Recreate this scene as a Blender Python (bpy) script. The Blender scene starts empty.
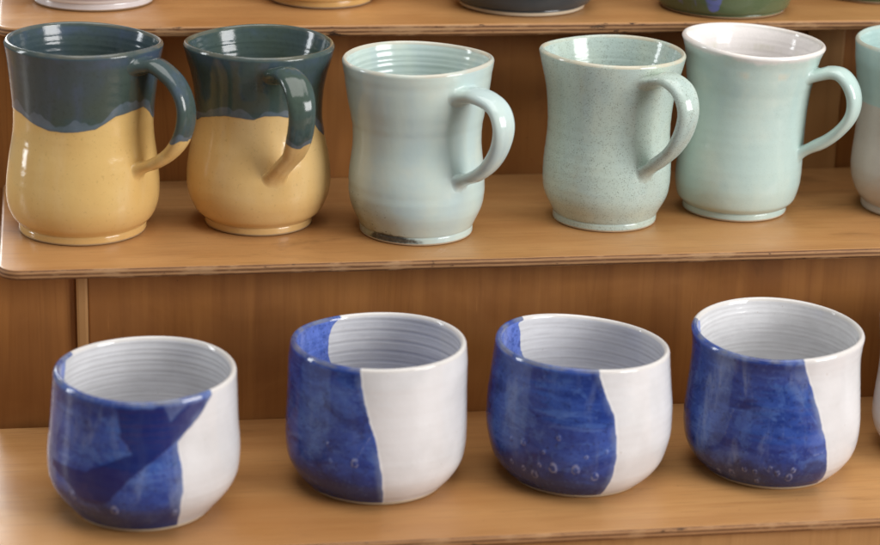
import bpy, math, random
import numpy as np
from mathutils import Vector, Matrix

# ------------------------------------------------------------------ camera, world, lamps
SC = bpy.context.scene
COL = SC.collection
OZ = 0.62                                   # height of the camera above the table the stand rests on
YAW, PITCH, ROLL = math.radians(9.76442), math.radians(18.58536), math.radians(1.58951)
cy, sy, cp, sp = math.cos(YAW), math.sin(YAW), math.cos(PITCH), math.sin(PITCH)
FWD = Vector((sy*cp, cy*cp, -sp))
RT = Vector((cy, -sy, 0))
UP = RT.cross(FWD)
RR = math.cos(ROLL)*RT + math.sin(ROLL)*UP
UU = -math.sin(ROLL)*RT + math.cos(ROLL)*UP
cam = bpy.data.cameras.new('camera')
camo = bpy.data.objects.new('camera', cam)
COL.objects.link(camo)
m = Matrix((RR, UU, -FWD)).transposed().to_4x4()
m.translation = (0, 0, OZ)
camo.matrix_world = m
cam.sensor_width = 36.0
cam.lens = 36.0*2272.156/880.0
cam.clip_start, cam.clip_end = 0.05, 60
cam.dof.use_dof = True
cam.dof.focus_distance = 1.335
cam.dof.aperture_fstop = 6.0
SC.camera = camo

W = bpy.data.worlds.new('World')
SC.world = W
W.use_nodes = True
bg = W.node_tree.nodes['Background']
bg.inputs[0].default_value = (0.95, 0.97, 1.0, 1)
bg.inputs[1].default_value = 0.17

TARGET = Vector((0.24, 1.27, -0.42+OZ))
def window_lamp(name, az, el, dist, sx, sz, power, color):
    """az in degrees from straight towards the camera, positive to the right"""
    f = Vector((0.16, 0.987, 0)); r = Vector((0.987, -0.16, 0))
    a, e = math.radians(az), math.radians(el)
    d = (-f*math.cos(a) + r*math.sin(a))*math.cos(e) + Vector((0, 0, math.sin(e)))
    L = bpy.data.lights.new(name, 'AREA')
    L.shape = 'RECTANGLE'; L.size = sx; L.size_y = sz
    L.energy = power; L.color = color
    o = bpy.data.objects.new(name, L); COL.objects.link(o)
    o.location = TARGET + d*dist
    o.rotation_euler = (-d).to_track_quat('-Z', 'Y').to_euler()
    return o
window_lamp('window_light', 58, 17, 2.1, 0.95, 1.0, 40, (1.0, 0.99, 0.985))
window_lamp('window_light', -92, 14, 2.0, 0.26, 1.2, 13, (0.93, 0.97, 1.0))
window_lamp('window_light', -158, 20, 2.6, 1.3, 1.1, 42, (0.95, 0.98, 1.0))
window_lamp('ceiling_light', 20, 78, 2.2, 2.0, 2.0, 44, (1.0, 0.97, 0.93))

SC.view_settings.view_transform = 'Standard'
SC.view_settings.look = 'None'
SC.view_settings.exposure = 0.0
SC.view_settings.gamma = 1.0
SC.render.engine = 'CYCLES'

# ------------------------------------------------------------------ small helpers
def tag(o, label, cat, group=None, kind=None):
    if label: o['label'] = label
    if cat: o['category'] = cat
    if group: o['group'] = group
    if kind: o['kind'] = kind
    return o
def empty(name, loc):
    o = bpy.data.objects.new(name, None)
    o.empty_display_size = 0.02
    COL.objects.link(o); o.location = loc
    return o
def link(name, me, parent=None, loc=None):
    o = bpy.data.objects.new(name, me)
    COL.objects.link(o)
    if parent: o.parent = parent
    if loc is not None: o.location = loc
    return o
def grid_mesh(name, P, closed_u=True, cap0=False, cap1=False, attrs=None, mats=()):
    """P (rows, cols, 3): surface of rows, columns wrap around"""
    nr, nc = P.shape[:2]
    V = P.reshape(-1, 3)
    faces = []
    i = np.arange(nr-1)[:, None]*nc; j = np.arange(nc if closed_u else nc-1)[None, :]
    jn = (j+1) % nc
    q = np.stack([i+j, i+jn, i+nc+jn, i+nc+j], -1).reshape(-1, 4)
    faces = q.tolist()
    V = V.tolist()
    if cap0:
        V.append(P[0].mean(0).tolist()); c = len(V)-1
        faces += [[(k+1) % nc, k, c] for k in range(nc)]
    if cap1:
        V.append(P[-1].mean(0).tolist()); c = len(V)-1; b = (nr-1)*nc
        faces += [[b+k, b+(k+1) % nc, c] for k in range(nc)]
    me = bpy.data.meshes.new(name)
    me.from_pydata(V, [], faces)
    if attrs:
        for k, a in attrs.items():
            at = me.attributes.new(k, 'FLOAT', 'POINT')
            full = np.zeros(len(V), np.float32); full[:a.size] = a.ravel()
            if cap0: full[nr*nc] = a[0].mean()
            if cap1: full[nr*nc+(1 if cap0 else 0)] = a[-1].mean()
            at.data.foreach_set('value', full)
    me.polygons.foreach_set('use_smooth', [True]*len(me.polygons))
    for mt in mats: me.materials.append(mt)
    me.update()
    return me
def pchip(x, y, xq):
    x = np.asarray(x, float); y = np.asarray(y, float); h = np.diff(x); d = np.diff(y)/h
    mm = np.zeros_like(y)
    for i in range(1, len(x)-1):
        if d[i-1]*d[i] > 0:
            mm[i] = 3*(h[i-1]+h[i])/((2*h[i]+h[i-1])/d[i-1]+(h[i]+2*h[i-1])/d[i])
    mm[0] = d[0]; mm[-1] = d[-1]
    i = np.clip(np.searchsorted(x, xq)-1, 0, len(x)-2); t = (xq-x[i])/h[i]
    return y[i]*(1+2*t)*(1-t)**2+h[i]*mm[i]*t*(1-t)**2+y[i+1]*t*t*(3-2*t)+h[i]*mm[i+1]*t*t*(t-1)
def poly_sd(u, v, poly):
    """signed distance to a polygon, positive inside"""
    poly = np.asarray(poly, float); n = len(poly)
    best = np.full(u.shape, 1e9); ins = np.zeros(u.shape, bool)
    for a in range(n):
        x0, y0 = poly[a]; x1, y1 = poly[(a+1) % n]
        dx, dy = x1-x0, y1-y0; l2 = dx*dx+dy*dy+1e-18
        t = np.clip(((u-x0)*dx+(v-y0)*dy)/l2, 0, 1)
        best = np.minimum(best, np.hypot(u-x0-t*dx, v-y0-t*dy))
        c = ((y0 > v) != (y1 > v)) & (u < dx*(v-y0)/(dy+1e-18)+x0)
        ins ^= c
    return np.where(ins, best, -best)

class NB:
    """small node builder"""
    def __init__(s, name):
        s.m = bpy.data.materials.new(name); s.m.use_nodes = True
        s.t = s.m.node_tree; s.t.nodes.clear()
        s.out = s.t.nodes.new('ShaderNodeOutputMaterial')
        s.b = s.t.nodes.new('ShaderNodeBsdfPrincipled')
        s.t.links.new(s.b.outputs[0], s.out.inputs[0])
    def put(s, sock, val):
        if isinstance(val, bpy.types.NodeSocket): s.t.links.new(val, sock)
        elif isinstance(val, (tuple, list)) and len(val) == 3 and sock.type == 'RGBA': sock.default_value = (*val, 1)
        else: sock.default_value = val
    def attr(s, n):
        a = s.t.nodes.new('ShaderNodeAttribute'); a.attribute_name = n; return a.outputs['Fac']
    def pos(s, scale=(1, 1, 1), off=(0, 0, 0)):
        c = s.t.nodes.new('ShaderNodeTexCoord'); mp = s.t.nodes.new('ShaderNodeMapping')
        s.t.links.new(c.outputs['Object'], mp.inputs[0])
        mp.inputs['Scale'].default_value = scale; mp.inputs['Location'].default_value = off
        return mp.outputs[0]
    def noise(s, vec, scale, detail=3, rough=.55, dist=0):
        n = s.t.nodes.new('ShaderNodeTexNoise')
        s.put(n.inputs['Vector'], vec); n.inputs['Scale'].default_value = scale
        n.inputs['Detail'].default_value = detail; n.inputs['Roughness'].default_value = rough
        n.inputs['Distortion'].default_value = dist
        return n.outputs['Fac']
    def voro(s, vec, scale, rnd=1):
        n = s.t.nodes.new('ShaderNodeTexVoronoi'); s.put(n.inputs['Vector'], vec)
        n.inputs['Scale'].default_value = scale; n.inputs['Randomness'].default_value = rnd
        return n.outputs['Distance'], n.outputs['Color']
    def math(s, op, a, b=0.0, clamp=False):
        n = s.t.nodes.new('ShaderNodeMath'); n.operation = op; n.use_clamp = clamp
        s.put(n.inputs[0], a); s.put(n.inputs[1], b); return n.outputs[0]
    def rng(s, v, a, b, c=0.0, d=1.0, smooth=True):
        n = s.t.nodes.new('ShaderNodeMapRange'); n.interpolation_type = 'SMOOTHSTEP' if smooth else 'LINEAR'
        n.clamp = True
        s.put(n.inputs[0], v)
        for k, x in zip((1, 2, 3, 4), (a, b, c, d)): n.inputs[k].default_value = x
        return n.outputs[0]
    def mix(s, f, a, b, mode='MIX'):
        n = s.t.nodes.new('ShaderNodeMix'); n.data_type = 'RGBA'; n.blend_type = mode
        s.put(n.inputs[0], f); s.put(n.inputs[6], a); s.put(n.inputs[7], b); return n.outputs[2]
    def bump(s, h, strength, dist):
        n = s.t.nodes.new('ShaderNodeBump'); n.inputs['Strength'].default_value = strength
        n.inputs['Distance'].default_value = dist; s.put(n.inputs['Height'], h)
        return n.outputs[0]
    def done(s, color, rough=.15, normal=None, coat=0, spec=.5):
        s.put(s.b.inputs['Base Color'], color); s.put(s.b.inputs['Roughness'], rough)
        if normal is not None: s.put(s.b.inputs['Normal'], normal)
        s.b.inputs['Coat Weight'].default_value = coat
        s.b.inputs['Coat Roughness'].default_value = .06
        s.b.inputs['Specular IOR Level'].default_value = spec
        return s.m

# ------------------------------------------------------------------ wood
def wood(name, base, dark, light, along, rough=.38, seed=0, streak=.20):
    """along: axis index the grain runs along"""
    n = NB(name)
    sc = [46, 46, 46]; sc[along] = 2.2
    sf = [330, 330, 330]; sf[along] = 9
    off = (seed*1.7, seed*2.3, seed*.9)
    big = n.noise(n.pos((7, 7, 7) if along else (4, 9, 9), off), 1.0, 3, .5)
    g1 = n.noise(n.pos(tuple(sc), off), 1.0, 5, .6, .6)
    g2 = n.noise(n.pos(tuple(sf), off), 1.0, 4, .65)
    c = n.mix(n.rng(g1, .30, .72), dark, base)
    c = n.mix(n.rng(big, .35, .72), c, light)
    c = n.mix(n.math('MULTIPLY', n.rng(g2, .52, .78), .42), c, dark)
    g3 = n.noise(n.pos(tuple(x*2.6 for x in sc), (off[0]+2, off[1]+1, off[2]+4)), 1.0, 4, .6, .3)
    c = n.mix(n.math('MULTIPLY', n.rng(g3, .50, .70), streak), c, tuple(x*.72 for x in dark))
    wv = [10, 10, 10]; wv[along] = 16
    blot = n.noise(n.pos(tuple(wv), (off[0]+8, off[1], off[2])), 1.0, 4, .6, 1.2)
    c = n.mix(n.math('MULTIPLY', n.rng(blot, .44, .68), streak*.9), c, light)
    po = [520, 520, 520]; po[along] = 26
    pore, _ = n.voro(n.pos(tuple(po), (off[0]+1, off[1]+3, off[2])), 1.0)
    c = n.mix(n.math('MULTIPLY', n.math('MULTIPLY', n.rng(pore, .10, .34, 1, 0), n.rng(g1, .35, .6)), .9*(.42-streak) if along == 0 else .05), c, tuple(x*.5 for x in dark))
    cath = n.math('ABSOLUTE', n.math('SINE', n.math('MULTIPLY', n.noise(n.pos(tuple(x*.32 for x in sc), (off[0]+3, off[1], off[2]+7)), 1.0, 2, .45, .35), 46.0)))
    c = n.mix(n.math('MULTIPLY', n.rng(cath, .0, .35, 1, 0), .26), c, dark)
    dd, _ = n.voro(n.pos((150, 150, 150), off), 1.0)
    c = n.mix(n.math('MULTIPLY', n.math('MULTIPLY', n.rng(dd, .045, .085, 1, 0), n.rng(n.noise(n.pos((14, 14, 14), off), 1.0, 2), .5, .62)), .6), c, tuple(x*.35 for x in dark))
    sv = [900, 900, 900]; sv[along] = 30
    scr = n.noise(n.pos(tuple(sv), (off[0], off[1]+6, off[2])), 1.0, 2, .5, .15)
    c = n.mix(n.math('MULTIPLY', n.rng(scr, .72, .78), .35), c, tuple(min(1, x*1.35) for x in light))
    st = [26, 26, 26]; st[along] = 7
    stain = n.noise(n.pos(tuple(st), (off[0]+5, off[1], off[2])), 1.0, 5, .7, .8)
    c = n.mix(n.math('MULTIPLY', n.rng(stain, .61, .76), .55), c, tuple(x*.45 for x in dark))
    r = n.rng(n.noise(n.pos((30, 30, 30)), 1.0, 4, .6), .3, .7, rough-.06, rough+.1)
    bm = n.bump(n.math('ADD', g2, n.math('MULTIPLY', g1, .5)), .12, .0006)
    return n.done(c, r, bm, 0, .42)
def ply_edge(name):
    n = NB(name)
    c = n.t.nodes.new('ShaderNodeTexCoord'); s = n.t.nodes.new('ShaderNodeSeparateXYZ')
    n.t.links.new(c.outputs['Object'], s.inputs[0])
    wob = n.noise(n.pos((9, 9, 9)), 1.0, 3, .5)
    z = n.math('ADD', n.math('MULTIPLY', s.outputs[2], 2*math.pi/.0024), n.math('MULTIPLY', wob, 1.6))
    band = n.math('SINE', z)
    fib = n.noise(n.pos((60, 60, 900)), 1.0, 5, .7)
    b = n.math('ADD', band, n.math('MULTIPLY', n.math('SUBTRACT', fib, .5), 3.0))
    col = n.mix(n.rng(b, -.8, .9), (.15, .066, .026), (.40, .21, .092))
    chips = n.noise(n.pos((70, 70, 260), (3, 1, 2)), 1.0, 4, .7)
    col = n.mix(n.rng(chips, .60, .69), col, (.040, .018, .008))
    worn = n.noise(n.pos((34, 34, 90), (7, 2, 5)), 1.0, 4, .65)
    col = n.mix(n.math('MULTIPLY', n.rng(worn, .50, .66), .6), col, (.44, .26, .13))
    return n.done(col, .6, n.bump(fib, .35, .0012), 0, .3)

WOOD_SHELF = wood('shelf wood', (.445, .222, .079), (.360, .164, .054), (.515, .275, .105), 0, .36, 0, .0)
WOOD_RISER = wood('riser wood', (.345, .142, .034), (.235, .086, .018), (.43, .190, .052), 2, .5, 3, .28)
WOOD_LIGHT = wood('batten wood', (.41, .215, .075), (.31, .145, .045), (.49, .27, .105), 2, .5, 5)
PLY = ply_edge('plywood edge')

def shelf_mesh(name, x0, x1, yf, yb, ztop, th, corner, bow=0.0, mats=()):
    """a plywood board with rounded front corners and softened edges; top at ztop"""
    pts = []
    nx = 90
    r = corner
    for k in range(13):                                     # front left corner
        a = math.pi + k/12*math.pi/2
        pts.append((x0+r+r*math.cos(a), yf+r+r*math.sin(a)))
    for k in range(1, nx):
        pts.append((x0+r+(x1-x0-2*r)*k/nx, yf))
    for k in range(13):
        a = 1.5*math.pi + k/12*math.pi/2
        pts.append((x1-r+r*math.cos(a), yf+r+r*math.sin(a)))
    pts += [(x1, yb), (x0, yb)]
    P = np.array(pts); nxt = np.roll(P, -1, 0); prv = np.roll(P, 1, 0)
    e1 = P-prv; e2 = nxt-P
    e1 /= np.linalg.norm(e1, axis=1)[:, None]+1e-12; e2 /= np.linalg.norm(e2, axis=1)[:, None]+1e-12
    t = e1+e2; t /= np.linalg.norm(t, axis=1)[:, None]
    inn = np.stack([-t[:, 1], t[:, 0]], -1)
    cs = np.clip((e1*t).sum(1), .3, 1); inn = inn/cs[:, None]
    b = .0016
    rings = []
    for off, dz in ((b*1.0, -th), (b*.3, -th+b*.3), (0, -th+b), (0, -th*.5), (0, -b), (b*.12, -b*.5), (b*.45, -b*.13), (b*1.1, 0)):
        q = P + inn*off
        w = np.zeros(len(q))
        if bow:
            s = np.clip((q[:, 0]-x0)/(x1-x0), 0, 1)
            w = -bow*np.exp(-((s-.46)/.26)**2)*(dz < -th*.4)
        rr = np.random.RandomState(5).normal(0, 1, len(q)); rr = np.convolve(rr, np.ones(5)/5, 'same')
        rings.append(np.column_stack([q, ztop+dz+w+rr*.00012]))
    R = np.array(rings); nr, nc = R.shape[:2]
    V = R.reshape(-1, 3).tolist(); F = []; mi = []
    for i in range(nr-1):
        for j in range(nc):
            F.append([i*nc+j, i*nc+(j+1) % nc, (i+1)*nc+(j+1) % nc, (i+1)*nc+j]); mi.append(0 if i >= nr-2 else 1)
    F.append(list(range((nr-1)*nc, nr*nc))); mi.append(0)
    F.append(list(range(nc-1, -1, -1))); mi.append(0)
    me = bpy.data.meshes.new(name); me.from_pydata(V, [], F)
    me.polygons.foreach_set('material_index', mi)
    me.polygons.foreach_set('use_smooth', [k < len(F)-2 for k in range(len(F))])
    for mt in mats: me.materials.append(mt)
    me.update(); return me
def board_mesh(name, x0, x1, y0, y1, z0, z1, mats, bev=.0012):
    import bmesh
    bm = bmesh.new()
    bmesh.ops.create_cube(bm, size=1)
    for v in bm.verts:
        v.co = ((x0+x1)/2+v.co.x*(x1-x0), (y0+y1)/2+v.co.y*(y1-y0), (z0+z1)/2+v.co.z*(z1-z0))
    bmesh.ops.bevel(bm, geom=bm.edges[:], offset=bev, segments=2, affect='EDGES', profile=.6)
    me = bpy.data.meshes.new(name); bm.to_mesh(me); bm.free()
    for mt in mats: me.materials.append(mt)
    return me

# ------------------------------------------------------------------ the setting: table and stand
ZM, ZB, ZT = -.407+OZ, -.51284+OZ, -.300+OZ           # tops of the middle, bottom and top shelves
me = bpy.data.meshes.new('table_top')
me.from_pydata([(-1.2, .55, 0), (1.6, .55, 0), (1.6, 2.4, 0), (-1.2, 2.4, 0)], [], [(0, 1, 2, 3)])
me.materials.append(wood('table wood', (.33, .17, .075), (.24, .11, .045), (.40, .22, .10), 0, .45, 9))
tag(link('table_top', me), 'plain brown wooden table under the stepped stand', 'table', None, 'structure')

stand = empty('display_stand', (0, 0, 0))
tag(stand, 'stepped honey brown plywood display stand whose shelves hold all the pottery', 'display stand')
XR = .602
XP = .5725                                  # unseen panel added to shade the right end under the shelves
link('shelf', shelf_mesh('shelf', -.0395, XR, 1.2149, 1.387, ZM, .0060, .0125, 0, (WOOD_SHELF, PLY)), stand)
link('shelf', shelf_mesh('shelf', -.058, XR, 1.0703, 1.2449, ZB, .0060, .0125, 0, (WOOD_SHELF, PLY)), stand)
link('shelf', shelf_mesh('shelf', -.0390, XR, 1.3500, 1.530, ZT, .0060, .0125, .0017, (WOOD_SHELF, PLY)), stand)
# risers: the board behind each step
link('riser_panel', board_mesh('riser_panel', .0099, XR-.01, 1.2449, 1.2549, ZB-.004, ZM-.0061, (WOOD_RISER,)), stand)
link('riser_panel', board_mesh('riser_panel', -.0450, .0030, 1.2475, 1.2565, ZB-.004, ZM-.0061, (WOOD_RISER,)), stand)
link('batten', board_mesh('batten', .0031, .0098, 1.2432, 1.2560, ZB-.003, ZM-.0063, (WOOD_LIGHT,), .0016), stand)
link('riser_panel', board_mesh('riser_panel', -.0480, .4755, 1.3869, 1.3969, ZM-.004, ZT-.0082, (WOOD_RISER,)), stand)
link('batten', board_mesh('batten', .4757, .5016, 1.3850, 1.3969, ZM-.003, ZT-.0084, (WOOD_LIGHT,), .0016), stand)
link('riser_panel', board_mesh('riser_panel', .5018, XR-.001, 1.3899, 1.3979, ZM-.004, ZT-.0082, (WOOD_RISER,)), stand)
link('riser_panel', board_mesh('riser_panel', -.052, XR-.001, 1.0765, 1.0865, .001, ZB-.0061, (WOOD_LIGHT,)), stand)
link('riser_panel', board_mesh('riser_panel', -.0480, XR-.001, 1.5305, 1.5405, .001, ZT+.14, (WOOD_RISER,)), stand)  # unseen back riser, raised to block rear window glare on the top shelf
import bmesh
tiers = [[(1.0872, .001), (1.5295, .001), (1.5295, ZB-.0064), (1.0872, ZB-.0064)],
         [(1.0765, ZB+.0003), (1.2445, ZB+.0003), (1.2445, ZM-.0064), (1.0765, ZM-.0064)],
         [(1.2200, ZM+.0003), (1.3845, ZM+.0003), (1.3845, ZT-.0084), (1.2200, ZT-.0084)]]
for prof in tiers:
    bm = bmesh.new()
    f = bm.faces.new([bm.verts.new((XP, a, b)) for a, b in prof])
    g = bmesh.ops.extrude_face_region(bm, geom=[f])
    for v in g['geom']:
        if isinstance(v, bmesh.types.BMVert): v.co.x += .012
    bmesh.ops.recalc_face_normals(bm, faces=bm.faces[:])
    bmesh.ops.bevel(bm, geom=bm.edges[:], offset=.0012, segments=2, affect='EDGES')
    me = bpy.data.meshes.new('shade_panel'); bm.to_mesh(me); bm.free(); me.materials.append(WOOD_RISER)
    link('shade_panel', me, stand)

# ------------------------------------------------------------------ pottery
def make_body(pot, NT=320, wall=.0042, foot_h=.0055, foot_in=.0010, groove=.00005, inner_groove=.00022, seed=0, floor=.007, bare=.0013, lip=None, wob=1.0):
    """thrown vessel: returns (points rows x NT x 3, dict of helper arrays). pot: H, prof (25 radii), L, s"""
    rs = np.random.RandomState(seed)
    H = pot['H']; prof = np.array(pot['prof'])/1000.0; zz = np.linspace(0, H, len(prof))
    fr = pot.get('foot', prof[0])
    # outer profile
    zo = np.concatenate([np.linspace(foot_h, H*.16, 26), np.linspace(H*.16, H-.0015, 96)[1:]])
    keep = zz > foot_h*1.2
    kz = np.concatenate([[foot_h], zz[keep]]); kr = np.concatenate([[max(fr+.0004, min(prof[1], np.interp(foot_h, zz, prof)))], prof[keep]])
    ro = pchip(kz, kr, zo)
    rows = []       # (r, z, side) side 0 outer 1 lip 2 inner 3 foot
    rows += [(fr*.55, .0022, 3), (fr-.0075, .0022, 3), (fr-.0060, .0006, 3), (fr-.0045, 0, 3), (fr-.0012, 0, 3), (fr-.0003, .0004, 3), (fr, .0012, 3)]
    for z in np.linspace(.0014, foot_h-.0012, 6): rows.append((fr+.0001, z, 0))
    rows += [(fr-foot_in*.5, foot_h-.0005, 0)]
    rows += [(r, z, 0) for r, z in zip(ro, zo)]
    t = lip or .0031
    R = ro[-1]
    for k in range(1, 12):
        a = k/12*math.pi
        rows.append((R-t/2+t/2*math.cos(a), H-.0015+.0016*math.sin(a)+.0004*math.sin(a)**2, 1))
    zi = np.linspace(H-.0015, floor+.001, 100)
    wl = t+(wall-t)*np.clip((H-zi)/.02, 0, 1)+.001*np.clip((.03-zi)/.03, 0, 1)
    ri = np.interp(zi, zo, ro)-wl
    # round the inside bottom
    zb = np.clip((zi-floor)/.016, 0, 1); ri = ri*(1-.35*(1-np.sqrt(1-(1-zb)**2)))
    rows += [(r, z, 2) for r, z in zip(ri, zi)]
    rows += [(ri[-1]*f, floor, 2) for f in (.92, .75, .5, .25)]
    rows = np.array(rows)
    r = rows[:, 0][:, None]; z = rows[:, 1][:, None]; side = rows[:, 2][:, None]
    th = np.linspace(0, 2*np.pi, NT, endpoint=False)[None, :]
    zt = z+.0007*np.sin(th+rs.rand()*6)+th/(2*np.pi)*.0
    g = sum(a*np.sin(zt/H*2*np.pi*f+p) for a, f, p in [(rs.uniform(.4, 1), rs.uniform(4, 20), rs.rand()*6) for _ in range(6)])/2.2
    gi = sum(a*np.sin(zt/.08*2*np.pi*f+p) for a, f, p in [(1, rs.uniform(24, 28), rs.rand()*6), (.7, rs.uniform(33, 40), rs.rand()*6), (.6, rs.uniform(11, 15), rs.rand()*6)])/1.3
    gi = gi*(.82+.25*np.sin(z*rs.uniform(90, 160)+th+rs.rand()*6))*(.8+.3*np.sin(th+rs.rand()*6))
    env = np.clip((z-foot_h)/.01, 0, 1)*np.clip((H-z)/.006, 0, 1)
    rr = r+np.where(side == 0, groove*g*env, 0)+np.where(side == 2, inner_groove*gi*np.clip((z-floor)/.004, 0, 1)*np.clip((H-z)/.004, .0, 1), 0)
    wz = np.clip(z/H, 0, 1)
    rr = rr*(1+wob*wz*(.0065*np.cos(2*(th-rs.rand()*6))+.0035*np.cos(3*(th-rs.rand()*6))+.002*np.cos(5*(th-rs.rand()*6))))
    rr = rr*(1+np.where(side == 3, 0, .0022*np.sin(th*2+z*60+rs.rand()*6)*np.sin(z*90+rs.rand()*6)))
    zz2 = z+np.where(z > H*.5, (z/H-.5)*2, 0)*(.0006*np.sin(2*th+rs.rand()*6)+.0003*np.sin(3*th+rs.rand()*6))*wob
    P = np.stack([rr*np.cos(th), rr*np.sin(th), zz2+0*th], -1)
    oi = np.where((rows[:, 2] == 0) & (rows[:, 1] >= foot_h))[0]
    info = dict(bare=bare, G=P[oi], grv=np.where(side == 2, gi, 0)+0*th, th=th+0*z, z=z+0*th, side=side+0*th, r=r+0*th, H=H, fr=fr, zo=zo, ro=ro)
    return P, info
def deform(P, pot):
    w = np.clip(P[..., 2]/pot['H'], 0, 1); q = P.copy()
    q[..., 0] += w*pot['L'][0]; q[..., 1] += w*pot['L'][1]
    q[..., 2] -= w*(P[..., 0]*pot['s'][0]+P[..., 1]*pot['s'][1])
    return q
def base_attrs(info):
    side, z, H = info['side'], info['z'], info['H']
    inside = (side == 2).astype(float)
    lipd = np.where(side == 1, 0, H-z)
    foot = np.where((side == 3) | (z < info['bare']), 1.0, 0)
    return dict(inside=inside, lipd=lipd, foot=foot, hz=z, grv=info['grv'])
def periodic(th_deg, pts):
    """curve z(theta) through (theta, z) points, wrapping round"""
    p = sorted(pts); x = np.array([a for a, b in p]); y = np.array([b for a, b in p])
    x = np.concatenate([[x[-1]-360], x, [x[0]+360]]); y = np.concatenate([[y[-1]], y, [y[0]]])
    return np.interp(th_deg % 360, x, y)

def handle_mesh(pot, info, az, pts, z0, z1, daz0, daz1, wprof, hprof, mats, attr_fn=None, n=70, m=32, flare=(1.5, 1.45), tail=1.9, side=0.0):
    """strap handle swept along a curve in the upright plane at azimuth az, with filleted joins onto the wall"""
    ro = lambda z: np.interp(z, info['zo'], info['ro'])
    G = info['G']                                            # undeformed outer wall
    gz = G[:, :, 2].mean(1); gr = np.hypot(G[:, :, 0], G[:, :, 1]); nth = gr.shape[1]
    def wall_r(x, y, z):
        a = (np.arctan2(y, x) % (2*np.pi))/(2*np.pi)*nth
        i = np.clip(np.searchsorted(gz, z)-1, 0, len(gz)-2); t = np.clip((z-gz[i])/(gz[i+1]-gz[i]), 0, 1)
        j = np.floor(a).astype(int) % nth; u = a-np.floor(a); j2 = (j+1) % nth
        return (gr[i, j]*(1-t)+gr[i+1, j]*t)*(1-u)+(gr[i, j2]*(1-t)+gr[i+1, j2]*t)*u
    def onto(p, eps):
        r = np.hypot(p[:, 0], p[:, 1]); k = (wall_r(p[:, 0], p[:, 1], p[:, 2])+eps)/r
        return np.column_stack([p[:, 0]*k, p[:, 1]*k, p[:, 2]])
    pts = [p for p in pts if p[0] > ro(p[1])+.0035]
    path = np.array([(ro(z0)-.001, z0)]+pts+[(ro(z1)-.001, z1)])
    d = np.concatenate([[0], np.cumsum(np.hypot(*np.diff(path, axis=0).T))]); d /= d[-1]
    def cr(x, y, q):
        mm = np.gradient(y, x); i = np.clip(np.searchsorted(x, q)-1, 0, len(x)-2); h = x[i+1]-x[i]; t = (q-x[i])/h
        return y[i]*(1+2*t)*(1-t)**2+h*mm[i]*t*(1-t)**2+y[i+1]*t*t*(3-2*t)+h*mm[i+1]*t*t*(t-1)
    q = np.linspace(0, 1, n)
    S = cr(d, path[:, 0], q); Z = cr(d, path[:, 1], q)
    for _ in range(10):
        S[1:-1] = (S[:-2]+2*S[1:-1]+S[2:])/4; Z[1:-1] = (Z[:-2]+2*Z[1:-1]+Z[2:])/4
    tS = np.gradient(S); tZ = np.gradient(Z); l = np.hypot(tS, tZ); tS /= l; tZ /= l
    w = np.interp(q, *zip(*wprof)); h = np.interp(q, *zip(*hprof))
    ph = np.linspace(0, 2*np.pi, m, endpoint=False)
    c, sn = np.cos(ph), np.sin(ph); e = .80
    ex = np.sign(c)*np.abs(c)**e; ey = np.sign(sn)*np.abs(sn)**e
    azs = math.radians(az)+np.radians(np.interp(q, [0, .25, .75, 1], [daz0, 0, 0, daz1]))
    out = np.stack([np.cos(azs), np.sin(azs)], -1); tan = np.stack([-np.sin(azs), np.cos(azs)], -1)
    rs = np.random.RandomState(int(abs(az*10)))
    wv = 1+.045*np.sin(q*8+rs.rand()*6)+.025*np.sin(q*19+rs.rand()*6); hv = 1+.06*np.sin(q*11+rs.rand()*6); tw = .16*np.sin(q*4+rs.rand()*6)
    def ring(k):
        a = ex*w[k]*wv[k]; b = ey*h[k]*hv[k]; b = b-np.where(ey > 0, .00055*np.exp(-((ex-.30)/.16)**2)+.00045*np.exp(-((ex+.34)/.16)**2), 0)
        b = np.where(ey > 0, b*(1-.22*np.abs(ex)**2), b*(.86-.0*ex))     # crowned outside, flatter inside
        a, b = a*math.cos(tw[k])-b*math.sin(tw[k]), a*math.sin(tw[k])*.4+b
        sS = S[k]-b*tZ[k]; sZ = Z[k]+b*tS[k]
        return np.column_stack([out[k, 0]*sS+tan[k, 0]*a, out[k, 1]*sS+tan[k, 1]*a, sZ])
    dist = S-ro(Z)
    k0 = int(np.argmax(dist > .0072)); k1 = n-1-int(np.argmax(dist[::-1] > .0085))
    mid = [ring(k) for k in range(k0, k1+1)]
    def join(kr, ke, fl, tl, nst=11):
        p0 = ring(kr); pe = ring(ke); cen = pe.mean(0)
        ctl = onto(pe, .0)
        off = pe-cen
        off = off*fl
        dn = off[:, 2] < 0
        if tl != 1: off[:, 2] = np.where(dn, off[:, 2]*tl, off[:, 2]); off[:, :2] += np.where(dn, -off[:, 2]*side, 0)[:, None]*-tan[ke][None, :]
        p1 = onto(cen+off, -.00005)
        return [p0*(1-t)**2+2*ctl*t*(1-t)+p1*t*t for t in np.linspace(0, 1, nst)[1:]]
    rows = join(k0, 0, flare[0], 1)[::-1]+mid+join(k1, n-1, flare[1], tail)
    P = np.array(rows)
    zl = P[..., 2].copy(); n2 = P.shape[0]
    P = deform(P, pot)
    attrs = dict(inside=np.zeros((n2, m)), lipd=np.full((n2, m), .03), foot=np.zeros((n2, m)), hz=zl, mask=np.full((n2, m), -.01), aux=np.zeros((n2, m)), drop=np.zeros((n2, m)), grv=np.zeros((n2, m)))
    if attr_fn: attrs.update(attr_fn(zl, P))
    return grid_mesh('handle', P[:, ::-1], True, False, False, {k: v[:, ::-1] for k, v in attrs.items()}, mats)

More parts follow.
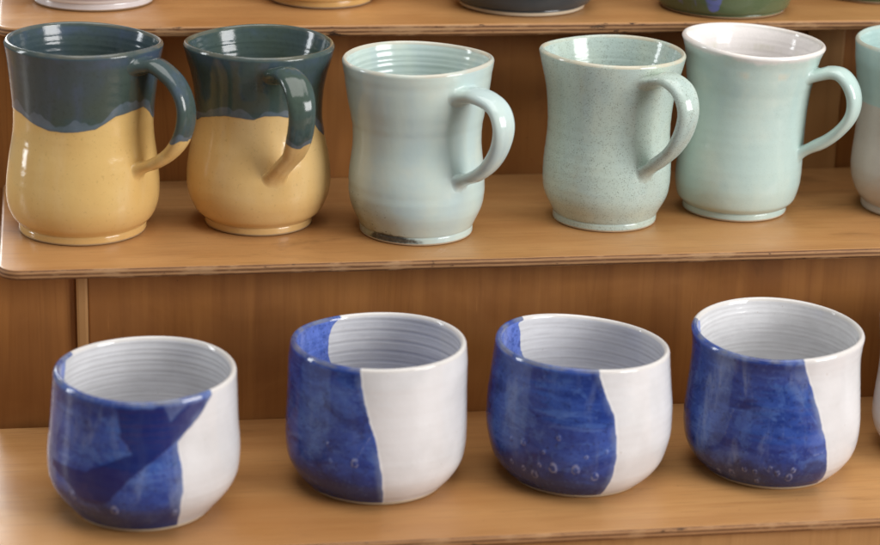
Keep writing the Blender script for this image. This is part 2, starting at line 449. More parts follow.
# ---- glazes
CLAY = (.42, .30, .19)
def finish(n, col, rough, bumpn=.05, spec=.5, clay=CLAY, peel=260, groove=None):
    f = n.rng(n.math('ADD', n.attr('foot'), n.math('MULTIPLY', n.math('SUBTRACT', n.noise(n.pos(), 300, 3), .5), .3)), .4, .6)
    col = n.mix(f, col, clay)
    r = n.math('ADD', rough, n.math('MULTIPLY', f, .5))
    h = n.math('ADD', n.noise(n.pos(), peel, 3, .5), n.math('MULTIPLY', n.noise(n.pos(), 70, 2, .5), 1.2))
    return n.done(col, r, n.bump(h, bumpn, .0012), 0, spec)
def two_tone(name, dark_b, dark_g, blue, honey, honey_d, fringe, seed):
    n = NB(name); off = (seed*.37, seed*.71, seed*.13)
    p = n.pos((1, 1, 1), off)
    mk = n.math('ADD', n.attr('mask'), n.math('MULTIPLY', n.math('SUBTRACT', n.noise(p, 100, 3, .5), .5), .0018))
    d = n.mix(n.rng(n.noise(p, 22, 3, .5), .35, .65), dark_b, dark_g)
    d = n.mix(n.math('MULTIPLY', n.rng(n.noise(n.pos((1, 1, .35), off), 75, 4, .6), .5, .78), .6), d, blue)
    d = n.mix(n.math('MULTIPLY', n.rng(n.noise(p, 420, 3, .6), .5, .8), .25), d, (.012, .016, .014))
    h = n.mix(n.rng(n.noise(n.pos((1, 1, .5), off), 30, 4, .55), .32, .7), honey, honey_d)
    h = n.mix(n.math('MULTIPLY', n.rng(n.noise(n.pos((1, 1, .22), (off[0]+4, off[1], off[2])), 46, 4, .6), .50, .74), .6), h, (.72, .53, .27))
    h = n.mix(n.math('MULTIPLY', n.rng(n.attr('hz'), .030, .006), .55), h, (.63, .395, .155))
    h = n.mix(n.math('MULTIPLY', n.rng(n.noise(p, 620, 2, .5), .62, .72), .3), h, (.40, .25, .09))
    # blue grey overlap: a scalloped band just above the line
    wob = n.math('ADD', .0042, n.math('MULTIPLY', n.math('SUBTRACT', n.noise(n.pos((1, 1, .05), off), 62, 2, .5), .5), .020))
    fr = n.math('MULTIPLY', n.rng(n.math('SUBTRACT', wob, mk), -.0008, .0006), n.rng(mk, -.0003, .0004))
    d2 = n.mix(n.math('MULTIPLY', fr, n.rng(n.noise(p, 110, 3, .6), .25, .7, .45, .9)), d, fringe)
    c = n.mix(n.rng(mk, -.00035, .00035), h, d2)
    # glaze breaking paler along the lip
    lp = n.math('MULTIPLY', n.rng(n.attr('lipd'), .0001, .0012, 1, 0), n.rng(n.noise(p, 60, 3), .35, .65, .05, .6))
    c = n.mix(lp, c, (.16, .15, .11))
    c = n.mix(n.math('MULTIPLY', n.math('MULTIPLY', n.rng(n.attr('lipd'), .001, .003), n.rng(n.attr('lipd'), .010, .004)), n.rng(n.noise(p, 50, 3), .4, .65, 0, .55)), c, blue)
    return finish(n, c, .13, .07, .5, (.50, .36, .20))
def celadon(name, base, cool, warm, speck=0.0, olive=False, inner=None, rimw=None, seed=0, lip_col=(.50, .43, .32), lower=None, lip_amt=.75):
    n = NB(name); off = (seed*.37, seed*.71, seed*.13); p = n.pos((1, 1, 1), off)
    c = n.mix(n.rng(n.noise(n.pos((1, 1, .3), off), 42, 4, .55), .32, .68), base, cool)
    c = n.mix(n.math('MULTIPLY', n.rng(n.noise(p, 26, 4, .6), .48, .75), .7), c, warm)
    if lower:
        mk = n.math('ADD', n.attr('mask'), n.math('MULTIPLY', n.math('SUBTRACT', n.noise(p, 90, 2), .5), .002))
        lo = n.mix(n.rng(n.noise(p, 35, 4), .35, .7), lower, tuple(x*.88 for x in lower))
        c = n.mix(n.rng(mk, -.0007, .0007), lo, c)
    if olive:
        ax = n.attr('aux')
        a2 = n.math('MULTIPLY', ax, n.rng(n.noise(p, 55, 4, .6), .2, .7, .35, 1.0))
        c = n.mix(a2, c, (.30, .27, .13))
        mk = n.math('ADD', n.attr('mask'), n.math('MULTIPLY', n.math('SUBTRACT', n.noise(p, 240, 5, .7), .5), .0050))
        blk = n.rng(mk, -.0007, .0016)
        blk = n.math('MULTIPLY', blk, n.rng(n.noise(p, 260, 3, .7), .25, .45, .6, 1))
        bc = n.mix(n.rng(n.noise(p, 190, 4, .65), .35, .65), (.018, .015, .012), (.070, .058, .044))
        c = n.mix(n.math('MULTIPLY', blk, .94), c, bc)
        sp = n.math('MULTIPLY', n.rng(n.noise(p, 900, 2, .6), .66, .72), n.rng(n.math('ADD', ax, n.attr('mask')), .05, .5))
        c = n.mix(sp, c, (.05, .045, .03))
    if inner:
        ii = n.attr('inside')
        ic = n.mix(n.rng(n.noise(p, 30, 3), .3, .7), inner, tuple(x*.95 for x in inner))
        c = n.mix(ii, c, ic)
        if rimw:
            wv = n.math('ADD', n.attr('lipd'), n.math('MULTIPLY', n.math('SUBTRACT', n.noise(n.pos((1, 1, .4), off), 55, 3, .55), .5), .010))
            e = n.math('MULTIPLY', n.rng(wv, rimw*.35, rimw*1.2, 1, 0), n.math('SUBTRACT', 1.0, ii))
            c = n.mix(n.math('MULTIPLY', e, .85), c, inner)
            drip = n.math('MULTIPLY', n.math('MULTIPLY', n.rng(n.attr('lipd'), .009, .012), n.rng(n.attr('lipd'), .016, .013)), n.rng(n.noise(n.pos((1, 1, .2), off), 90, 3), .5, .65))
            c = n.mix(n.math('MULTIPLY', drip, .55), c, (.66, .64, .52))
    if speck:
        dist, _ = n.voro(p, 760)
        dist2, vc = n.voro(n.pos((1, 1, 1), (off[0]+3, off[1], off[2])), 1300)
        gate = n.rng(n.noise(p, 210, 2), .38, .56)
        s1 = n.math('MULTIPLY', n.rng(dist, .10, .32, 1, 0), gate)
        s2 = n.math('MULTIPLY', n.rng(dist2, .12, .38, 1, 0), n.rng(n.noise(p, 300, 2), .34, .56))
        c = n.mix(n.math('MULTIPLY', s2, .72*speck), c, (.17, .20, .15))
        c = n.mix(n.math('MULTIPLY', s1, .70*speck), c, (.12, .12, .085))
    lp = n.math('MULTIPLY', n.rng(n.attr('lipd'), .0002, .0017, 1, 0), n.rng(n.noise(p, 45, 3), .35, .6, .2, lip_amt))
    c = n.mix(lp, c, lip_col)
    return finish(n, c, .11, .06, .5, (.60, .50, .36))
def blue_white(name, seed, deep=0.0, pale=0.0):
    n = NB(name); off = (seed*.37, seed*.71, seed*.13); p = n.pos((1, 1, 1), off)
    mk = n.math('ADD', n.attr('mask'), n.math('MULTIPLY', n.math('SUBTRACT', n.noise(p, 110, 4, .6), .5), .0026))
    white = n.mix(n.rng(n.noise(p, 30, 4, .55), .35, .7), (.705, .705, .72), (.62, .62, .63))
    ins = n.attr('inside')
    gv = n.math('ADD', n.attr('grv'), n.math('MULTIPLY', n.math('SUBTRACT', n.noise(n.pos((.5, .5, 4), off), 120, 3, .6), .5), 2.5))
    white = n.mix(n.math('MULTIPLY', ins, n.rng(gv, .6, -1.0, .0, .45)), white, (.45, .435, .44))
    wsp = n.rng(n.noise(p, 520, 2, .5), .735, .76)
    white = n.mix(n.math('MULTIPLY', wsp, .5), white, (.40, .34, .27))
    b = n.mix(n.rng(n.noise(n.pos((1, 1, 2.4), off), 34, 5, .62, .5), .32, .66), (.012, .033, .200), (.040, .092, .375))
    patch = n.math('MULTIPLY', n.rng(n.noise(n.pos((.8, .8, 1.1), off), 42, 5, .68, .9), .53, .58), n.rng(n.noise(p, 230, 3, .6), .25, .65, .2, 1))
    b = n.mix(n.math('MULTIPLY', patch, .52), b, (.080, .165, .46))
    drip = n.rng(n.noise(n.pos((1, 1, .28), (off[0]+2, off[1], off[2])), 62, 5, .62, .6), .53-pale*.25, .72-pale*.25)
    b = n.mix(n.math('MULTIPLY', drip, max(.12, .30+pale)), b, (.23, .29, .46))
    br = n.math('MULTIPLY', n.rng(n.noise(n.pos((.35, .35, 2.6), (off[0]+6, off[1], off[2])), 68, 5, .66, .25), .54, .64), n.rng(n.noise(p, 40, 2), .4, .6))
    b = n.mix(n.math('MULTIPLY', br, .5), b, (.10, .19, .50))
    b = n.mix(n.math('MULTIPLY', n.rng(n.noise(p, 24, 5, .65, .5), .56, .70), .75), b, (.009, .016, .110))
    top = n.math('MULTIPLY', n.math('MULTIPLY', n.rng(n.attr('lipd'), .0015, .0035), n.rng(n.math('ADD', n.attr('lipd'), n.math('MULTIPLY', n.noise(p, 55, 3), .012)), .018, .010)), n.math('SUBTRACT', 1.0, ins))
    b = n.mix(n.math('MULTIPLY', top, .55), b, (.012, .022, .125))
    b = n.mix(n.math('MULTIPLY', ins, n.rng(n.noise(p, 170, 4, .7), .35, .6, .25, .75)), b, (.15, .23, .68))  # blue inside painted brighter in mottles, its lit look put into the colour
    # smoky band where the glaze ran thick near the foot
    low = n.math('MULTIPLY', n.rng(n.math('ADD', n.attr('hz'), n.math('MULTIPLY', n.math('SUBTRACT', n.noise(p, 60, 4, .65, .6), .5), .034)), .014, .026, 1, 0), .78)
    b = n.mix(low, b, (.016, .027, .105))
    b = n.mix(n.math('MULTIPLY', n.rng(n.noise(p, 430, 3, .65), .54, .72), .30), b, (.11, .18, .42))
    b = n.mix(n.math('MULTIPLY', n.rng(n.noise(p, 520, 2, .6), .58, .7), .5), b, (.010, .013, .07))
    ax = n.math('ADD', n.attr('aux'), n.math('MULTIPLY', n.math('SUBTRACT', n.noise(p, 90, 3, .55), .5), .004))
    b = n.mix(n.math('MULTIPLY', n.rng(ax, -.0006, .0010), .86), b, (.007, .013, .118))
    dr = n.attr('drop')
    b = n.mix(n.math('MULTIPLY', n.math('MULTIPLY', n.rng(dr, .12, .9), n.rng(n.noise(p, 420, 3, .6), .35, .62, .0, 1)), .62), b, (.34, .37, .54))
    # thinner, paler blue against the white and on the lip
    edge = n.math('MULTIPLY', n.rng(mk, .0002, .0046, 1, 0), n.rng(n.noise(n.pos((1, 1, .6), off), 60, 4, .6), .40, .66, .12, 1))
    b = n.mix(n.math('MULTIPLY', edge, .62), b, (.22, .28, .43))
    lp = n.math('MULTIPLY', n.rng(n.attr('lipd'), .0, .0014, 1, 0), n.rng(n.noise(p, 80, 3), .35, .65, .05, .7))
    b = n.mix(lp, b, (.20, .21, .24))
    white = n.mix(n.math('MULTIPLY', n.rng(n.attr('lipd'), .0, .0014, 1, 0), .30), white, (.56, .47, .36))
    c = n.mix(n.rng(mk, -.0003, .0004), white, b)
    # bubbles: small raised beads
    f = n.rng(n.attr('foot'), .4, .6)
    c = n.mix(f, c, (.55, .44, .30))
    r = n.math('ADD', .075, n.math('MULTIPLY', f, .5))
    h = n.math('ADD', n.noise(p, 260, 3, .5), n.math('MULTIPLY', n.noise(p, 75, 2, .5), 1.6))
    return n.done(c, r, n.bump(h, .07, .0012), 0, .5)

def smooth_prof(a):
    a = np.array(a, float); b = a.copy()
    b[3:-1] = (a[2:-2]+2*a[3:-1]+a[4:])/4
    return b
Q = dict(
 m1=dict(B=(.0084, 1.2925), H=.1128, L=(.0033, 0), s=(.0242, .0037), prof=[36.93, 37.17, 40.79, 43.37, 44.35, 44.57, 44.48, 44.08, 43.57, 42.99, 42.28, 41.57, 40.83, 40.37, 40.17, 40.22, 40.36, 40.73, 41.25, 41.82, 42.35, 42.94, 43.61, 44.44, 45.36]),
 m2=dict(B=(.1123, 1.2978), H=.1092, L=(.0002, 0), s=(.0024, 0), prof=[31.96, 33.4, 37.3, 39.94, 41.81, 42.65, 42.95, 42.74, 42.29, 41.74, 40.92, 39.9, 38.96, 37.93, 37.39, 37.25, 37.3, 37.52, 38.04, 38.82, 39.77, 41.16, 42.49, 43.59, 44.66]),
 m3=dict(B=(.2039, 1.2735), H=.1041, L=(-.0012, .0002), s=(-.0154, .0026), prof=[33.56, 33.59, 35.44, 37.56, 39.32, 40.1, 40.25, 40.25, 40.12, 39.75, 39.08, 38.39, 37.98, 37.72, 37.7, 38.01, 38.7, 39.57, 40.41, 41.21, 41.83, 42.35, 42.94, 43.63, 44.33]),
 m4=dict(B=(.3221, 1.2881), H=.1039, L=(0, 0), s=(.0127, .0111), prof=[31.39, 31.6, 33.4, 35.95, 37.76, 38.52, 38.69, 38.71, 38.65, 38.36, 38.0, 37.65, 37.24, 36.99, 37.03, 37.23, 37.5, 37.87, 38.43, 39.12, 40.08, 41.31, 42.46, 43.42, 44.34]),
 m5=dict(B=(.4081, 1.3026), H=.1066, L=(.0050, -.0016), s=(.0470, -.0210), prof=[32.01, 33.4, 36.2, 37.74, 38.32, 38.61, 38.67, 38.44, 38.13, 37.9, 37.72, 37.56, 37.43, 37.3, 37.23, 37.26, 37.41, 37.63, 38.14, 38.96, 39.65, 40.22, 40.91, 42.3, 44.3]),
 m6=dict(B=(.5229, 1.295), H=.1051, L=(-.0010, .0004), s=(.0250, -.012), prof=[33.2, 33.5, 36.2, 38.8, 40.4, 41.1, 41.42, 41.2, 40.89, 40.57, 40.16, 39.8, 39.72, 39.74, 39.79, 39.87, 40.16, 40.7, 41.32, 41.93, 42.62, 43.21, 43.58, 43.87, 44.15]),
 cA=dict(B=(.0359, 1.1301), H=.0784, L=(.0022, -.0001), s=(-.001, -.0105), foot=.0365, prof=[36.5, 38.6, 41.3, 44.1, 46.6, 48.4, 49.91, 50.65, 51.0, 51.15, 51.24, 51.22, 51.03, 50.7, 50.31, 49.97, 49.73, 49.53, 49.35, 49.17, 48.99, 48.82, 48.66, 48.49, 48.33]),
 cB=dict(B=(.1648, 1.1524), H=.0816, L=(.0006, -.0001), s=(-.0038, .0116), foot=.0382, prof=[38.2, 40.6, 43.6, 46.1, 47.9, 49.05, 49.57, 49.85, 50.0, 50.01, 49.95, 49.86, 49.77, 49.67, 49.55, 49.42, 49.29, 49.19, 49.11, 49.03, 48.94, 48.82, 48.55, 48.15, 47.74]),
 cC=dict(B=(.2789, 1.1498), H=.0775, L=(.0003, -.0001), s=(.0445, .0135), foot=.0375, prof=[37.5, 40.2, 43.5, 46.2, 48.05, 49.15, 49.98, 50.72, 51.39, 51.79, 51.83, 51.82, 51.79, 51.76, 51.66, 51.37, 50.96, 50.54, 50.17, 49.79, 49.4, 49.03, 48.71, 48.41, 48.12]),
 cD=dict(B=(.3909, 1.1484), H=.0824, L=(-.0002, .0001), s=(-.008, -.0345), foot=.0368, prof=[36.8, 39.6, 42.8, 45.4, 47.31, 48.49, 49.11, 49.46, 49.67, 49.67, 49.47, 49.16, 48.87, 48.61, 48.34, 48.08, 47.83, 47.6, 47.34, 47.11, 47.0, 47.11, 47.46, 47.92, 48.34]),
)

# ---- mugs of the middle shelf
MUGS = 'handled mugs on the middle shelf'
G1 = two_tone('slate and honey glaze', (.056, .084, .096), (.058, .083, .070), (.072, .102, .170), (.70, .475, .180), (.66, .42, .145), (.125, .160, .195), 1)
G2 = two_tone('slate and honey glaze', (.054, .085, .090), (.058, .085, .066), (.066, .102, .150), (.71, .49, .215), (.67, .435, .165), (.125, .160, .195), 2)
G3 = celadon('pale celadon glaze', (.565, .675, .620), (.505, .620, .610), (.64, .685, .59), olive=True, seed=3, lip_col=(.56, .50, .40))
G4 = celadon('speckled celadon glaze', (.500, .595, .525), (.45, .555, .52), (.575, .635, .53), speck=1.0, seed=4, lip_col=(.60, .52, .38))
G5 = celadon('sea green glaze', (.52, .645, .590), (.46, .60, .57), (.61, .69, .61), speck=.16, inner=(.80, .76, .74), rimw=.0042, seed=5, lip_col=(.78, .70, .64))
G6 = celadon('celadon over cream glaze', (.45, .60, .56), (.41, .56, .54), (.52, .63, .56), speck=.12, seed=6, lower=(.58, .54, .48))

def put_mug(key, label, mat, seed, mask_fn=None, hargs=None, hattr=None, **kw):
    pot = Q[key]; pot['prof'] = smooth_prof(pot['prof'])
    t = empty('mug', (pot['B'][0], pot['B'][1], ZM+.0002))
    tag(t, label, 'mug', MUGS)
    P, info = make_body(pot, seed=seed, **kw)
    at = base_attrs(info); at['mask'] = np.full(info['z'].shape, -.01); at['aux'] = np.zeros(info['z'].shape)
    if mask_fn: at.update(mask_fn(info))
    if key in ('m1', 'm2'):
        lay = np.clip((at['mask']+.0004)/.0012, 0, 1); lay = np.where(info['side'] == 0, .00022*lay*lay*(3-2*lay)+.0001*np.exp(-((at['mask']-.0008)/.0007)**2), 0)
        P[..., 0] += np.cos(info['th'])*lay; P[..., 1] += np.sin(info['th'])*lay
    link('body', grid_mesh('body', deform(P, pot), True, True, True, at, (mat,)), t)
    if hargs:
        link('handle', handle_mesh(pot, info, mats=(mat,), attr_fn=hattr, **hargs), t)
    return t

m1b = [(180, .0727), (195, .0745), (210, .0742), (225, .0704), (240, .0682), (251, .0676), (264, .0685), (278, .0697), (285, .0722), (296, .0765), (311, .078), (325, .0788), (336, .074), (346, .0689), (10, .067), (60, .071), (120, .070)]
m2b = [(191, .0645), (203, .068), (216, .070), (234, .0725), (249, .0725), (261, .0718), (270, .074), (282, .074), (290, .0725), (300, .071), (323, .0665), (332, .0600), (345, .055), (10, .058), (60, .066), (130, .068)]
def band(pts):
    def fn(info):
        thd = np.degrees(info['th'])
        mk = info['z']-periodic(thd, pts)
        return dict(mask=np.where(info['side'] == 2, .03, np.where(info['side'] == 3, -.02, mk)))
    return fn
WSTD = [(0, .0088), (.12, .0082), (.4, .0076), (.7, .0066), (.9, .0054), (1, .0046)]
HSTD = [(0, .0048), (.15, .0045), (.5, .0043), (.85, .0040), (1, .0036)]
put_mug('m1', 'leftmost slate and honey yellow mug, its handle bowing out to the right', G1, 11, band(m1b),
        dict(az=-39.4, pts=[(.0485, .1064), (.0587, .1029), (.0671, .0958), (.0721, .087), (.0731, .0775), (.0703, .0666), (.0624, .0555), (.0524, .0483)],
             z0=.1040, z1=.0440, daz0=-3, daz1=-4, wprof=WSTD, hprof=HSTD),
        lambda z, P: dict(mask=z-.0655+.10*(np.hypot(P[..., 0], P[..., 1])-.07)+.0016*np.sin(P[..., 0]*420)+.0011*np.sin(P[..., 1]*610)))
put_mug('m2', 'slate and honey yellow mug with its handle turned to the front', G2, 12, band(m2b),
        dict(az=-74.9, pts=[(.0485, .1015), (.0621, .0976), (.0698, .0885), (.07, .0775), (.0627, .0617), (.0515, .0490)],
             z0=.0985, z1=.0385, daz0=-3, daz1=-7, wprof=[(0, .0088), (.4, .0078), (.7, .0074), (.9, .0068), (1, .0058)], hprof=HSTD),
        lambda z, P: dict(mask=z-.0625+.10*(np.hypot(P[..., 0], P[..., 1])-.07)+.0014*np.sin(P[..., 0]*480)+.0010*np.sin(P[..., 1]*610)))
def m3_mask(info):
    thd = np.degrees(info['th']); z = info['z']; u = np.radians(thd)*.0345
    pol = [(np.radians(a)*.0345, b) for a, b in [(208, .0018), (213, .0045), (222, .0064), (234, .0066), (246, .0056), (257, .0044), (268, .0026), (268, .0012), (257, .0012), (246, .0008), (228, .0006), (214, .0008)]]
    mk = poly_sd(u, z, pol); mk = np.where(info['side'] == 0, mk, -.01)
    ax = np.exp(-((thd-212)/34)**2)*np.clip(1.05-z/.032, 0, 1)*1.0+.45*np.exp(-((thd-192)/20)**2)*np.clip(1-z/.075, 0, 1)  # olive stain low left, plus reflected wood tint painted up the left side
    return dict(mask=mk, aux=np.where(info['side'] == 0, np.clip(ax, 0, 1), 0))
put_mug('m3', 'pale icy blue mug with a sooty black scorch on its foot', G3, 13, m3_mask,
        dict(az=-56.1, pts=[(.0475, .0915), (.0589, .0905), (.0687, .0855), (.072, .077), (.0696, .0654), (.0623, .054), (.0509, .0444)],
             z0=.0895, z1=.0395, daz0=-3, daz1=-3, wprof=WSTD, hprof=HSTD))
put_mug('m4', 'grey green speckled mug with a buff rim, standing against the white lined mug', G4, 14, None,
        dict(az=-63.0, pts=[(.0491, .0975), (.0592, .0954), (.0668, .0887), (.0691, .082), (.0673, .0714), (.0613, .0602), (.0517, .0501)],
             z0=.0930, z1=.0385, daz0=-4, daz1=-4, wprof=WSTD, hprof=HSTD))
put_mug('m5', 'sea green mug with white inside and rim, leaning a little to the right', G5, 15, None,
        dict(az=-35.4, pts=[(.047, .0938), (.0555, .0951), (.0625, .0891), (.0662, .0808), (.0662, .0708), (.0612, .0613), (.0524, .0519)],
             z0=.0905, z1=.0425, daz0=0, daz1=0, wprof=WSTD, hprof=HSTD))
put_mug('m6', 'green over cream mug cut off by the right edge, on the middle shelf', G6, 16,
        lambda i: dict(mask=np.where(i['side'] == 2, .02, i['z']-.0690)),
        dict(az=-62, pts=[(.050, .0945), (.060, .0925), (.068, .0860), (.071, .077), (.069, .0665), (.062, .055), (.0525, .0470)],
             z0=.0905, z1=.0415, daz0=0, daz1=0, wprof=WSTD, hprof=HSTD), lambda z, P: dict(mask=z-.066))

# ---- cups of the bottom shelf
CUPS = 'blue and white cups on the bottom shelf'
def put_cup(key, label, mat, seed, back, front, inner_poly, dark_poly=None, drops=(), streaks=(), **kw):
    pot = Q[key]; pot['prof'] = smooth_prof(pot['prof']); H = pot['H']; Rm = .048
    P, info = make_body(pot, NT=400, seed=seed, foot_h=.0028, foot_in=.0004, bare=.0021, inner_groove=.00010, groove=.00003, wall=.0046, lip=.0034, **kw)
    thd = np.degrees(info['th']); u = np.radians(thd)*Rm; z = info['z']; side = info['side']
    U = lambda pts: [(np.radians(a)*Rm, b) for a, b in pts]
    outer = [(back, H+.02)]+[(front[0][0], H+.02)]+list(front)+[(front[-1][0]+1, -.02), (back, -.02)]
    so = poly_sd(u, z, U(outer)); si = poly_sd(u, z, U(inner_poly))
    mk = np.where(side == 2, si, np.where(side == 1, np.where(np.arange(P.shape[0])[:, None] > 0, so, so), so))
    at = base_attrs(info); at['mask'] = np.where(side == 3, -.01, mk)
    at['aux'] = np.where(side == 0, poly_sd(u, z, U(dark_poly)), -.01) if dark_poly else np.full(z.shape, -.01)
    dr = np.zeros(z.shape); hgt = np.zeros(z.shape)
    for (a, b, sz) in drops:
        du = u-np.radians(a)*Rm; dz = z-b
        sz = sz*1.22; d = np.hypot(du, np.where(dz > 0, dz*.55, dz))/sz
        ring = np.exp(-((d-1.0)/.33)**2); core = np.exp(-(d/.7)**2)
        dr = np.maximum(dr, ring*.95+.15*core); hgt += .00050*np.exp(-(d/1.05)**4)*(1-.45*np.exp(-(d/.5)**2))
    for (a0, b0, a1, b1, wd) in streaks:
        x0, x1 = np.radians(a0)*Rm, np.radians(a1)*Rm; dx, dy = x1-x0, b1-b0
        t = np.clip(((u-x0)*dx+(z-b0)*dy)/(dx*dx+dy*dy), 0, 1)
        d = np.hypot(u-x0-t*dx, z-b0-t*dy)/wd
        dr = np.maximum(dr, .6*np.exp(-d**2)); hgt += .00018*np.exp(-d**2)
    out = (side == 0)
    at['drop'] = np.where(out, dr, 0); hgt = np.where(out, hgt, 0)
    lay = np.clip((mk+.0004)/.0011, 0, 1); lay = .00022*lay*lay*(3-2*lay)+.00012*np.exp(-((mk-.0007)/.0006)**2)
    if dark_poly: hgt = hgt+np.where(out, .00012*np.clip((at['aux']+.0004)/.001, 0, 1), 0)
    hgt = hgt+np.where(out, lay, 0)
    P[..., 0] += np.cos(info['th'])*hgt; P[..., 1] += np.sin(info['th'])*hgt
    o = link('cup', grid_mesh('cup', deform(P, pot), True, True, True, at, (mat,)), None, (pot['B'][0], pot['B'][1], ZB+.0002))
    return tag(o, label, 'cup', CUPS)

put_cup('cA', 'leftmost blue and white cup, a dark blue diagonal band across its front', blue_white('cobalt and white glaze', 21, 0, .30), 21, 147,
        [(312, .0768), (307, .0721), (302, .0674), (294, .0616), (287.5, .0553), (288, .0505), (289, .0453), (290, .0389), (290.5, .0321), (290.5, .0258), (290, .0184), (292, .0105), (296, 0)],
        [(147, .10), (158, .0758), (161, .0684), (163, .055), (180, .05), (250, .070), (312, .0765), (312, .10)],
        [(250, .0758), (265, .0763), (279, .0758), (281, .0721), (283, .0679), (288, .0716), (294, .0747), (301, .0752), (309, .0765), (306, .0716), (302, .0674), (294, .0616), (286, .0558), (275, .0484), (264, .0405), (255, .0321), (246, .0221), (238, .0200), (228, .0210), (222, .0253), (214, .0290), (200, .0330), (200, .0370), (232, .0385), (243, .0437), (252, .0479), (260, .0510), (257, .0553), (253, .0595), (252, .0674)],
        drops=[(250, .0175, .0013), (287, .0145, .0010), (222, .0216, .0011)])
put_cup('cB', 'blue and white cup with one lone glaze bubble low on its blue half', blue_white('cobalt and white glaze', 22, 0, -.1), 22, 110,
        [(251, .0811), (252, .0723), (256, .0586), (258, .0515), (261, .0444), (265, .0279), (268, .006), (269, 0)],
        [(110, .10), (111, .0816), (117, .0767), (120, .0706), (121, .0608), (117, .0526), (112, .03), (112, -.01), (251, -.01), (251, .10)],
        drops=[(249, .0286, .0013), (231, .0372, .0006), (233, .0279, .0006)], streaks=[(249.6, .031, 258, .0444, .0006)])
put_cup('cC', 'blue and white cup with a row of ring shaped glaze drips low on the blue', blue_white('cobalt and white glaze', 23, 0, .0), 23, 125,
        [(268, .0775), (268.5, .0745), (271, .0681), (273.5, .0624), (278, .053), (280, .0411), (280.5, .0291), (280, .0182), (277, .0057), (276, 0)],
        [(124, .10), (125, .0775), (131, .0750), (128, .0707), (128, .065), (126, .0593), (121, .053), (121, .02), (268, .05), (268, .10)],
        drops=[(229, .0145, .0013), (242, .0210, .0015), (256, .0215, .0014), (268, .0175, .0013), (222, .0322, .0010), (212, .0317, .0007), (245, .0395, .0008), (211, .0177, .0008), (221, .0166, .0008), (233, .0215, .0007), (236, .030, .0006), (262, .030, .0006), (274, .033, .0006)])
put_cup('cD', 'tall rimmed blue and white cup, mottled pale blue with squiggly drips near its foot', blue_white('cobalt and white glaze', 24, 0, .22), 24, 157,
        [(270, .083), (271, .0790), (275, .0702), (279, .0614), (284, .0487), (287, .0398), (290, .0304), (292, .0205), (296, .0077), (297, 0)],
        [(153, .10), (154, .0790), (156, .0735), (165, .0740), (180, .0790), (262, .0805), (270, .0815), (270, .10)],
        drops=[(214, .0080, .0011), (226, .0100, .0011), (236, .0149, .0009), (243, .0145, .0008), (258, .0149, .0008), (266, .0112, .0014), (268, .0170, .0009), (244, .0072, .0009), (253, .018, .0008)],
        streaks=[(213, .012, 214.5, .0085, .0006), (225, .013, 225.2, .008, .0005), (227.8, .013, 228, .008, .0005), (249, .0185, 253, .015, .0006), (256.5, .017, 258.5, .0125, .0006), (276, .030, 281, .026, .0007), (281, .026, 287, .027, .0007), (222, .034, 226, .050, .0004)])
# a fifth cup, almost wholly outside the frame
Q['cE'] = dict(Q['cD'], B=(.5065, 1.160), s=(.0, 0.), L=(0, 0), H=.080)
Q['cE']['prof'] = [34.3, 39.4, 43.2, 45.6, 47.1, 47.9, 48.2, 48.2, 48.0, 47.8, 47.5, 47.2, 46.9, 46.6, 46.4, 46.3, 46.3, 46.4, 46.6, 46.9, 47.3, 47.7, 48.0, 48.2, 48.3]
put_cup('cE', 'cream cup almost wholly cut off by the right edge of the photo', blue_white('cream glaze', 25), 25, 300,
        [(340, .08), (345, .04), (350, .0)], [(300, .10), (300, .05), (340, .05), (340, .10)])

# ---- the pots of the top shelf, of which only the lower ends show
TOPS = 'pots on the top shelf seen by their lower ends'
def plain_glaze(name, a, b, band=None, bandz=(.0, .0), splash=None, seed=0, foot=None, rough=.18):
    n = NB(name); off = (seed*.37, seed*.71, seed*.13); p = n.pos((1, 1, 1), off)
    c = n.mix(n.rng(n.noise(n.pos((1, 1, 2), off), 34, 4, .55), .35, .68), a, b)
    if splash:
        c = n.mix(n.rng(n.noise(n.pos((1, 1, .30), off), 44, 4, .55, .8), .60, .66), c, splash)
    if band:
        z = n.math('ADD', n.attr('hz'), n.math('MULTIPLY', n.math('SUBTRACT', n.noise(p, 60, 2), .5), .001))
        k = n.math('MULTIPLY', n.rng(z, bandz[0]-.0006, bandz[0]+.0006), n.rng(z, bandz[1]-.0006, bandz[1]+.0006, 1, 0))
        c = n.mix(n.math('MULTIPLY', k, .9), c, band)
    if foot:
        c = n.mix(n.rng(n.attr('hz'), .0018, .0030, 1, 0), c, foot)
    return finish(n, c, rough, .06, .5, foot or CLAY)
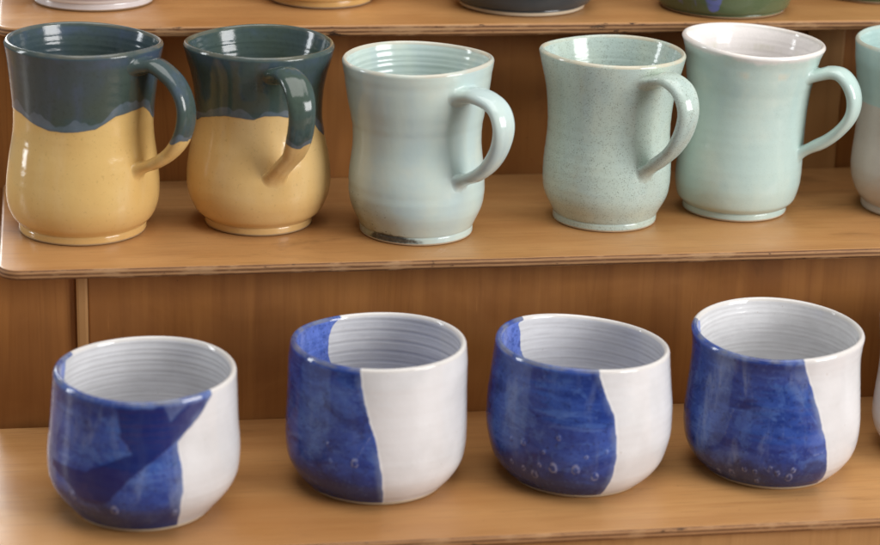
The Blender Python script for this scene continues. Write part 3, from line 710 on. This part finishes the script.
def put_pot(name, cat, label, x, y, fr, H, rad, mat, seed, foot_h=.0055):
    pot = dict(H=H, L=(0, 0), s=(0, 0), prof=smooth_prof(rad), foot=fr)
    P, info = make_body(pot, NT=200, seed=seed, foot_h=foot_h)
    at = base_attrs(info); at['mask'] = np.full(info['z'].shape, -.01); at['aux'] = np.zeros(info['z'].shape)
    o = link(name, grid_mesh(name, P, True, True, True, at, (mat,)), None, (x, y, ZT+.0002))
    return tag(o, label, cat, TOPS)
def ramp_prof(f, b, t):
    z = np.linspace(0, 1, 25)
    return (f+(b-f)*np.clip(z/.22, 0, 1)**.6)*1000*(1-.08*np.clip((z-.5)/.5, 0, 1)*np.sin(z*3))*(1+(t/b-1)*z**2)
put_pot('pot', 'pot', 'white pot with soft lilac grey bands, leftmost on the top shelf', .0197, 1.4302, .0373, .10, ramp_prof(.0373, .0440, .043), plain_glaze('lilac white glaze', (.74, .72, .74), (.70, .68, .69), (.40, .33, .36), (.0075, .0125), seed=31), 31)
put_pot('pot', 'pot', 'honey yellow pot on the top shelf above the second mug', .1635, 1.4282, .0327, .10, ramp_prof(.0327, .0420, .043), plain_glaze('honey glaze', (.66, .43, .17), (.60, .37, .13), seed=32), 32)
put_pot('pot', 'pot', 'charcoal grey pot with a bare cream foot ring, on the top shelf', .2905, 1.4081, .0404, .09, ramp_prof(.0404, .0500, .050), plain_glaze('charcoal glaze', (.040, .052, .062), (.058, .068, .074), seed=33, foot=(.62, .52, .38)), 33, .0045)
put_pot('pot', 'pot', 'moss green pot with violet blue drips, on the top shelf', .4203, 1.3956, .0400, .09, ramp_prof(.0400, .0460, .046), plain_glaze('moss glaze', (.085, .115, .055), (.12, .15, .075), splash=(.13, .15, .36), seed=34), 34, .003)
put_pot('pot', 'pot', 'moss green pot furthest right on the top shelf, cut by the corner', .5376, 1.4376, .0416, .09, ramp_prof(.0416, .0470, .047), plain_glaze('moss glaze', (.080, .110, .050), (.11, .14, .07), splash=(.08, .11, .28), seed=37), 37, .003)
